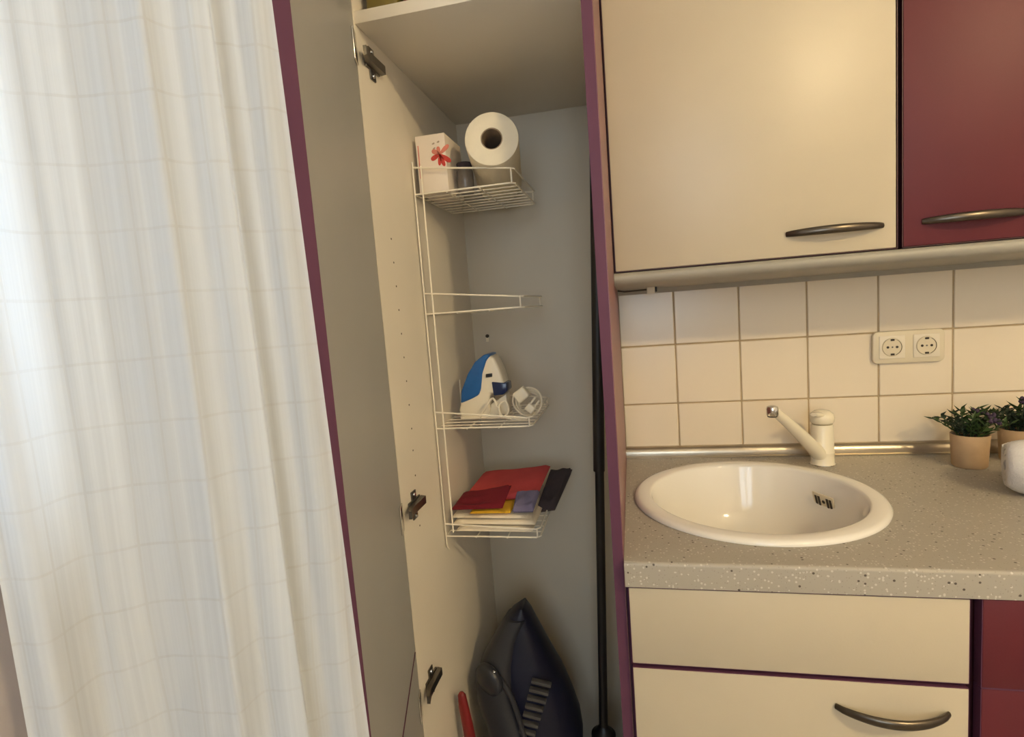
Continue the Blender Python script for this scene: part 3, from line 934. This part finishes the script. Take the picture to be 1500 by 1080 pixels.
def smooth_path(ps, n=8):
    out = []
    P = [ps[0]] + list(ps) + [ps[-1]]
    for i in range(1, len(P) - 2):
        for k in range(n):
            t = k / n
            a, b_, c_, d_ = P[i - 1], P[i], P[i + 1], P[i + 2]
            out.append(0.5 * ((2 * b_) + (c_ - a) * t + (2 * a - 5 * b_ + 4 * c_ - d_) * t * t + (3 * b_ - a - 3 * c_ + d_) * t ** 3))
    out.append(ps[-1])
    return out
def fl(p):
    p = p.copy(); p.z = max(p.z, ZF3 + 0.003); return p
path = [fl(at(u, v, 'y', y)) for u, v, y in ((703, 612, -0.345), (712, 596, -0.35), (722, 584, -0.352), (729, 598, -0.354), (735, 612, -0.356), (745, 602, -0.358), (740, 588, -0.36), (731, 594, -0.362), (734, 608, -0.364), (750, 614, -0.364), (772, 614, -0.362))]
cb.tube(smooth_path(path), 0.0022, seg=8)
cb.build('cord', 'plastic_white', ir)
pcx = at(764, 578, 'y', -0.358)
pm_ = Matrix.Translation(pcx) @ Matrix.Rotation(math.radians(-35), 4, 'Y')
MB().box(-0.014, 0.014, -0.011, 0.011, -0.012, 0.012, bev=0.004, seg=3).xf(pm_).build('plug', 'plastic_white', ir, smooth=60)
pc2 = at(777, 598, 'y', -0.365)
pm2 = Matrix.Translation(pc2) @ Matrix.Rotation(math.radians(40), 4, 'Y')
pg = MB().box(-0.009, 0.009, -0.008, 0.008, -0.008, 0.008, bev=0.0025, seg=2)
for s_ in (-1, 1):
    pg.lathe([(0, 0), (0.0021, 0), (0.0021, 0.015), (0.0013, 0.0165), (0, 0.0165)], (s_ * 0.0052, 0, 0.007), seg=10)
pg.xf(pm2).build('plug_pins', 'plastic_white', ir, smooth=50)

# ------------------------------------------------------------------ folded cloths in the lowest basket
def cloth(name, m_, corners, thick, label, amp=0.003, seed=0, n=18, cat='cloth', lip=0.0):
    """soft slab: corners are front-left, front-right, back-right, back-left of the TOP surface"""
    A, B, C_, D_ = [Vector(c) for c in corners]
    mm = MB()
    topv, botv = [], []
    for j in range(n + 1):
        tr, br = [], []
        for i in range(n + 1):
            s_, t = i / n, j / n
            p = (A.lerp(B, s_)).lerp(D_.lerp(C_, s_), t)
            e = min(s_, 1 - s_, t, 1 - t)
            k = 1 - (1 - min(1, e / 0.11)) ** 2.4
            nz = amp * noise.noise(Vector((s_ * 3.2 + seed, t * 3.2, seed * 1.7)))
            tr.append(p + Vector((0, 0, nz * k - thick * 0.5 * (1 - k) + lip * s_ * (1 - t))))
            br.append(p + Vector((0, 0, -thick + thick * 0.49 * (1 - k) * 1.0)))
        topv.append(tr); botv.append(br)
    T = grid(mm.bm, topv)
    Bv = grid(mm.bm, botv)
    bd = [(0, i) for i in range(n)] + [(j, n) for j in range(n)] + [(n, n - i) for i in range(n)] + [(n - j, 0) for j in range(n)]
    for k in range(len(bd)):
        a, b_ = bd[k], bd[(k + 1) % len(bd)]
        mm.bm.faces.new((T[a[0]][a[1]], Bv[a[0]][a[1]], Bv[b_[0]][b_[1]], T[b_[0]][b_[1]]))
    o = mm.build(name, m_, smooth=70)
    return tag(o, label, cat, 'folded cloths in the lowest basket')


ZF4 = 0.850 + 0.0022
# white stack of three folded layers, one folded cloth
lay = thing('folded_cloth', (-0.265, -0.29, ZF4), 'white cloth folded in layers at the bottom of the lowest basket', 'cloth', 'folded cloths in the lowest basket')
zz = ZF4
for k, (x0, x1, th_) in enumerate(((-0.345, -0.184, 0.014), (-0.352, -0.178, 0.0115), (-0.356, -0.186, 0.011))):
    yf = -0.394 + 0.004 * k
    o = cloth('fold', 'linen', [(x0, yf, zz + th_), (x1, yf, zz + th_), (x1, -0.18, zz + th_), (x0, -0.18, zz + th_)], th_, '', amp=0.0015, seed=k)
    for kk in ('label', 'category', 'group'):
        if kk in o: del o[kk]
    w_ = WL[o]
    o.parent = lay
    o.location = w_ - WL[lay]
    zz += th_ + 0.0004
cloth('folded_cloth', 'yellow', [(-0.315, -0.388, zz + .008), (-0.228, -0.388, zz + .010), (-0.226, -0.24, zz + .012), (-0.315, -0.24, zz + .012)], 0.0085, 'yellow cloth peeking out under the dark red one', seed=3)
cloth('folded_cloth', 'darkred', [(-0.354, -0.390, zz + .016), (-0.243, -0.390, zz + .020), (-0.232, -0.343, zz + .052), (-0.338, -0.343, zz + .037)], 0.007, 'dark red cloth folded on top of the yellow one', amp=0.005, seed=5)
cloth('folded_cloth', 'slate', [(-0.224, -0.386, zz + .016), (-0.180, -0.386, zz + .018), (-0.172, -0.343, zz + .042), (-0.222, -0.343, zz + .040)], 0.0145, 'blue grey cloth folded beside the dark red one', amp=0.004, seed=7)
c4 = [at(676, 727, 'y', -0.338), at(786, 722, 'y', -0.338), at(806, 678, 'y', -0.185), at(708, 688, 'y', -0.185)]
cloth('folded_cloth', 'coral', c4, 0.018, 'coral red cloth spread over the top of the pile', amp=0.006, seed=9)
c5 = [at(786, 742, 'y', -0.30), at(812, 738, 'y', -0.30), at(838, 681, 'y', -0.19), at(806, 684, 'y', -0.19)]
cloth('folded_cloth', 'charcoal', c5, 0.022, 'charcoal cloth slung over the free end of the lowest basket', amp=0.005, seed=12)

# ------------------------------------------------------------------ canister vacuum standing on end at the bottom
ZFB = 0.1005
YV = -0.32
sil = [(888, 758, 768), (900, 742, 776), (930, 724, 791), (960, 708, 806), (990, 700, 822), (1020, 704, 836), (1050, 716, 847), (1080, 722, 852), (1180, 728, 850), (1290, 735, 842)]
vac = None
rr, rg = [], []
pts_ = []
for v, ul, ur in sil:
    a, b_ = at(ul, v, 'y', YV), at(ur, v, 'y', YV)
    pts_.append(((a.z + b_.z) / 2, a.x, b_.x))
pts_.append((ZFB + 0.001, pts_[-1][1], pts_[-1][2]))
def sec(z, xa, xb, ya, yb, n=28, e=2.6):
    out = []
    for k in range(n):
        a = 2 * math.pi * k / n
        c_, s_ = math.cos(a), math.sin(a)
        out.append(Vector(((xa + xb) / 2 + (xb - xa) / 2 * abs(c_) ** (2 / e) * (1 if c_ >= 0 else -1), (ya + yb) / 2 + (yb - ya) / 2 * abs(s_) ** (2 / e) * (1 if s_ >= 0 else -1), z)))
    return out
vac = thing('vacuum_cleaner', (-0.22, YV, ZFB), 'navy and grey vacuum cleaner stood on end at the cupboard bottom', 'vacuum cleaner')
body, hood = [], []
for i, (z, xa, xb) in enumerate(pts_):
    wdt = min(1, 0.35 + i * 0.16)
    body.append(sec(z, xa + 0.006, xb, YV - 0.045 * wdt, YV + 0.10 * wdt))
    mid = xa + (xb - xa) * (0.45 if i > 1 else 0.7)
    hood.append(sec(z - 0.002, xa - 0.001, mid + 0.012, YV - 0.062 * wdt, YV + 0.07 * wdt))
MB().rings(body).build('shell', 'navy', vac, smooth=60)
MB().rings(hood[1:-1]).build('hood', 'vgrey', vac, smooth=60)
wc = at(706, 992, 'y', YV - 0.055)
MB().lathe([(0, -0.012), (0.026, -0.012), (0.034, -0.008), (0.036, 0), (0.034, 0.008), (0.022, 0.014), (0, 0.017)], wc + Vector((0.016, 0, -0.004)), seg=32, mtx=Matrix.Rotation(math.radians(100), 4, 'X') @ Matrix.Rotation(math.radians(-30), 4, 'Y')).build('wheel', 'vgrey', vac, smooth=50)
rib = []
rp = [at(u, v, 'y', YV - 0.06) for u, v in ((722, 983), (748, 1020), (768, 1080), (775, 1120))]
MB().tube(smooth_path(rp), 0.006, seg=8).build('rib', 'vgrey', vac, smooth=60)
gl = MB().lathe([(0, -0.003), (0.003, -0.002), (0.004, 0), (0.003, 0.002), (0, 0.003)], at(724, 984, 'y', YV - 0.068), seg=12).build('button', 'chrome', vac)
for k in range(8):
    t = k / 7
    c_ = at(793 - 24 * t, 1001 + 84 * t, 'y', YV - 0.05)
    c_.y = YV - 0.049
    MB().box(-0.021 + 0.003 * t, 0.021 - 0.003 * t, -0.006, 0.006, -0.0034, 0.0034, bev=0.001).xf(Matrix.Translation(c_) @ Matrix.Rotation(math.radians(10), 4, 'Y')).build('vent_slat', 'slat', vac)

# ------------------------------------------------------------------ vacuum tube against the right panel
vt = thing('vacuum_tube', (-0.075, -0.28, ZFB), 'black telescopic vacuum tube leaning against the right cupboard side', 'vacuum tube')
YP = -0.27
u1 = at(871.5, 150, 'y', YP); u2 = at(877.5, 690, 'y', YP); l2 = at(884, 1062, 'y', YP)
d_ = (l2 - u2).normalized()
u2b = u2
MB().tube([u1, u1.lerp(u2, .5), u2], 0.0122, seg=20).build('outer_tube', 'black', vt, smooth=50)
MB().tube([u2 - d_ * 0.001 + Vector((0.001, 0, 0)), l2 + d_ * 0.01], 0.0098, seg=20).build('inner_tube', 'black', vt, smooth=50)
q = Vector((0, 0, -1)).rotation_difference(d_).to_matrix().to_4x4()
MB().lathe([(0, 0.004), (0.0102, 0.002), (0.013, -0.004), (0.022, -0.016), (0.030, -0.020), (0.031, -0.026), (0.029, -0.07), (0.022, -0.10), (0.020, -0.13), (0, -0.13)], l2, seg=28, mtx=q, sy=0.85, sx=0.9).build('foot_joint', 'black', vt, smooth=40)
fb = l2 + d_ * 0.125
MB().rings([sec(fb.z + 0.01, fb.x - 0.02, fb.x + 0.02, fb.y - 0.02, fb.y + 0.02), sec(fb.z - 0.04, fb.x - 0.05, min(fb.x + 0.05, -TH - 0.002), fb.y - 0.03, fb.y + 0.03), sec(ZFB + 0.002, fb.x - 0.06, min(fb.x + 0.06, -TH - 0.002), fb.y - 0.032, fb.y + 0.032)]).build('floor_head', 'black', vt, smooth=50)

# ------------------------------------------------------------------ red brush handle
hp = at(675, 1014, 'y', -0.44)
hx = max(hp.x, XP + 0.012)
rh = thing('hand_brush', (hx + 0.02, -0.43, ZFB), 'red plastic brush handle standing beside the vacuum cleaner', 'brush')
pth = [Vector((hx + 0.001, -0.44, hp.z)), Vector((hx + 0.0015, -0.44, hp.z - 0.006)), Vector((hx + 0.003, -0.44, hp.z - 0.03)), Vector((hx + 0.008, -0.44, hp.z - 0.07)), Vector((hx + 0.016, -0.44, hp.z - 0.15)), Vector((hx + 0.022, -0.44, ZFB + 0.17))]
MB().tube(pth, [0.004, 0.0085, 0.0105, 0.0115, 0.013, 0.014], seg=14, flat=(1.0, 0.8)).build('handle', 'redplastic', rh, smooth=60)
MB().box(hx - 0.008, hx + 0.052, -0.46, -0.42, ZFB + 0.06, ZFB + 0.175, bev=0.006).build('brush_head', 'redplastic', rh)
br_ = MB()
for i in range(7):
    for j in range(4):
        x_, y_ = hx - 0.002 + i * 0.008, -0.454 + j * 0.009
        br_.tube([(x_, y_, ZFB + 0.062), (x_, y_, ZFB + 0.001)], 0.0028, seg=5)
bo = br_.build('bristles', 'charcoal', rh)
bo['kind'] = 'stuff'

# ------------------------------------------------------------------ small hook on the back board
hk = at(714, 494, 'y', YB)
hoo = thing('wall_hook', (hk.x, YB - 0.005, hk.z - 0.006), 'tiny white hook screwed to the back board above the iron', 'hook')
MB().box(hk.x - 0.004, hk.x + 0.004, YB - 0.0025, YB - 0.0002, hk.z - 0.012, hk.z + 0.004, bev=0.0008).build('plate', 'plastic_white', hoo)
MB().lathe([(0, 0.006), (0.0035, 0.006), (0.0045, 0.004), (0.0045, 0)], (hk.x + 0.001, YB - 0.0026, hk.z + 0.003), seg=12, mtx=ry90).build('screw', 'darkbrown', hoo)

# ------------------------------------------------------------------ things on the upper shelf, only their feet show
ZS2 = ZSH + 0.0195
tn = thing('storage_tin', (-0.33, -0.515, ZS2), 'olive green tin on the shelf above the paper roll', 'tin')
MB().box(-0.357, -0.303, -0.565, -0.47, ZS2, ZS2 + 0.13, bev=0.006, seg=3).build('tin_body', 'olive', tn)
MB().box(-0.360, -0.300, -0.568, -0.467, ZS2 + 0.1305, ZS2 + 0.15, bev=0.004, seg=3).build('lid', 'olive', tn)
pk = thing('food_packet', (-0.24, -0.525, ZS2), 'reddish brown packet beside the olive tin on the shelf', 'packet')
MB().box(-0.294, -0.19, -0.565, -0.485, ZS2, ZS2 + 0.15, bev=0.006, seg=3).build('bag', 'brown', pk)
MB().box(-0.294, -0.19, -0.529, -0.521, ZS2 + 0.1505, ZS2 + 0.17, bev=0.001).build('seal', 'brown', pk)

# ------------------------------------------------------------------ sheer curtain gathered beside the window
def ck(s_, pts):
    for (a, va), (b_, vb) in zip(pts, pts[1:]):
        if s_ <= b_:
            t = (s_ - a) / (b_ - a); t = t * t * (3 - 2 * t)
            return va + (vb - va) * t
    return pts[-1][1]
CL, CR = Vector((-0.395, -1.168, 0)), Vector((-0.236, -1.012, 0))
run = CR - CL
rn = Vector((run.y, -run.x, 0)).normalized()      # towards the camera side
if rn.dot(CAM - CL) < 0: rn = -rn
fold = [(0, 0.0), (.09, .014), (.20, -.012), (.36, -.008), (.50, .012), (.58, .026), (.66, .016), (.74, .028), (.775, .027), (.79, .004), (.86, .007), (.93, .016), (1.0, .012)]
NS, NZ = 150, 64
cm = MB()
uvl = cm.bm.loops.layers.uv.new('UVMap')
ZTOP, ZBOT = 2.36, 0.03
V, UV = [], []
for j in range(NZ + 1):
    tz = j / NZ
    z = ZTOP + (ZBOT - ZTOP) * tz
    row, uvr = [], []
    arcl = 0; prev = None
    for i in range(NS + 1):
        s_ = i / NS
        sd = s_ + 0.035 * (tz - 0.45) * math.sin(math.pi * s_)          # folds drift a little towards the bottom
        off = ck(min(1, max(0, sd)), fold) * (0.85 + 0.3 * tz)
        off += 0.0008 * math.sin(s_ * 46 + 2.2 * math.sin(tz * 3)) + 0.0004 * math.sin(s_ * 97 + 5 * tz)
        lowf = max(0, (1.25 - z)) * 0.0
        wr = max(0.0, min(1.0, (1.22 - z) / 0.35))
        off += 0.006 * wr * math.sin(s_ * 21 + (1.2 - z) * 16) * math.sin(math.pi * s_)
        ex = (1.30 - max(0.7, min(1.8, z))) * 0.12 * max(0, s_ - 0.3)
        p = CL + run * (s_ + ex) + rn * off
        p.z = z
        if prev is not None: arcl += (Vector((p.x, p.y, 0)) - prev).length
        prev = Vector((p.x, p.y, 0))
        row.append(cm.bm.verts.new(p)); uvr.append((arcl, z))
    V.append(row); UV.append(uvr)
for j in range(NZ):
    for i in range(NS):
        fc = cm.bm.faces.new((V[j][i], V[j][i + 1], V[j + 1][i + 1], V[j + 1][i]))
        for lp, (a, b_) in zip(fc.loops, ((j, i), (j, i + 1), (j + 1, i + 1), (j + 1, i))):
            lp[uvl].uv = UV[a][b_]
cur = thing('curtain', (-0.315, -1.09, 0.03), 'sheer white woven curtain gathered beside the open cupboard door', 'curtain')
cm.build('fabric', 'curtain', cur, smooth=180, recalc=False)
hd = MB()
hd.tube([CL + run * (k / 30) + rn * (ck(k / 30, fold) * 0.85) + Vector((0, 0, ZTOP + 0.008)) for k in range(31)], 0.009, seg=8, flat=(1.6, 0.35)).build('heading_tape', 'linen', cur)
rod = thing('curtain_rod', (-0.345, -1.7, 2.40), 'white curtain rod above the window', 'curtain rod')
MB().tube([(-0.30, -0.99, 2.405), (-0.335, -1.1, 2.405), (-0.37, -1.25, 2.405), (-0.37, -2.45, 2.405)], 0.011, seg=14).build('pole', 'winframe', rod, smooth=60)
for yy in (-1.3, -2.4):
    MB().tube([(XW, yy, 2.405), (-0.37, yy, 2.405)], 0.008, seg=10).build('bracket', 'winframe', rod)

# ------------------------------------------------------------------ ceiling lamp behind the camera (lights the kitchen)
lp = thing('ceiling_lamp', (LAMP_POS.x, LAMP_POS.y, ZC - 0.3), 'warm globe lamp hanging from the ceiling', 'lamp')
MB().lathe([(0, 0.0), (0.05, 0.0), (0.055, -0.02), (0.0, -0.025)], (LAMP_POS.x, LAMP_POS.y, ZC - 0.001), seg=28).build('canopy', 'winframe', lp)
MB().tube([(LAMP_POS.x, LAMP_POS.y, ZC - 0.025), (LAMP_POS.x, LAMP_POS.y, LAMP_POS.z + 0.10)], 0.006, seg=10).build('stem', 'winframe', lp)
gm = bpy.data.materials.new('lamp_globe'); gm.use_nodes = True
gb = gm.node_tree.nodes['Principled BSDF']
gb.inputs['Base Color'].default_value = (0.9, 0.88, 0.82, 1)
RG = 0.055
area = 4 * math.pi * RG * RG
gb.inputs['Emission Color'].default_value = (*LAMP_COL, 1)
gb.inputs['Emission Strength'].default_value = LAMP_POWER / (math.pi * area)
MB().lathe([(RG * math.sin(math.pi * k / 16), -RG * math.cos(math.pi * k / 16)) for k in range(17)], LAMP_POS, seg=28).build('globe', gm, lp, smooth=180)
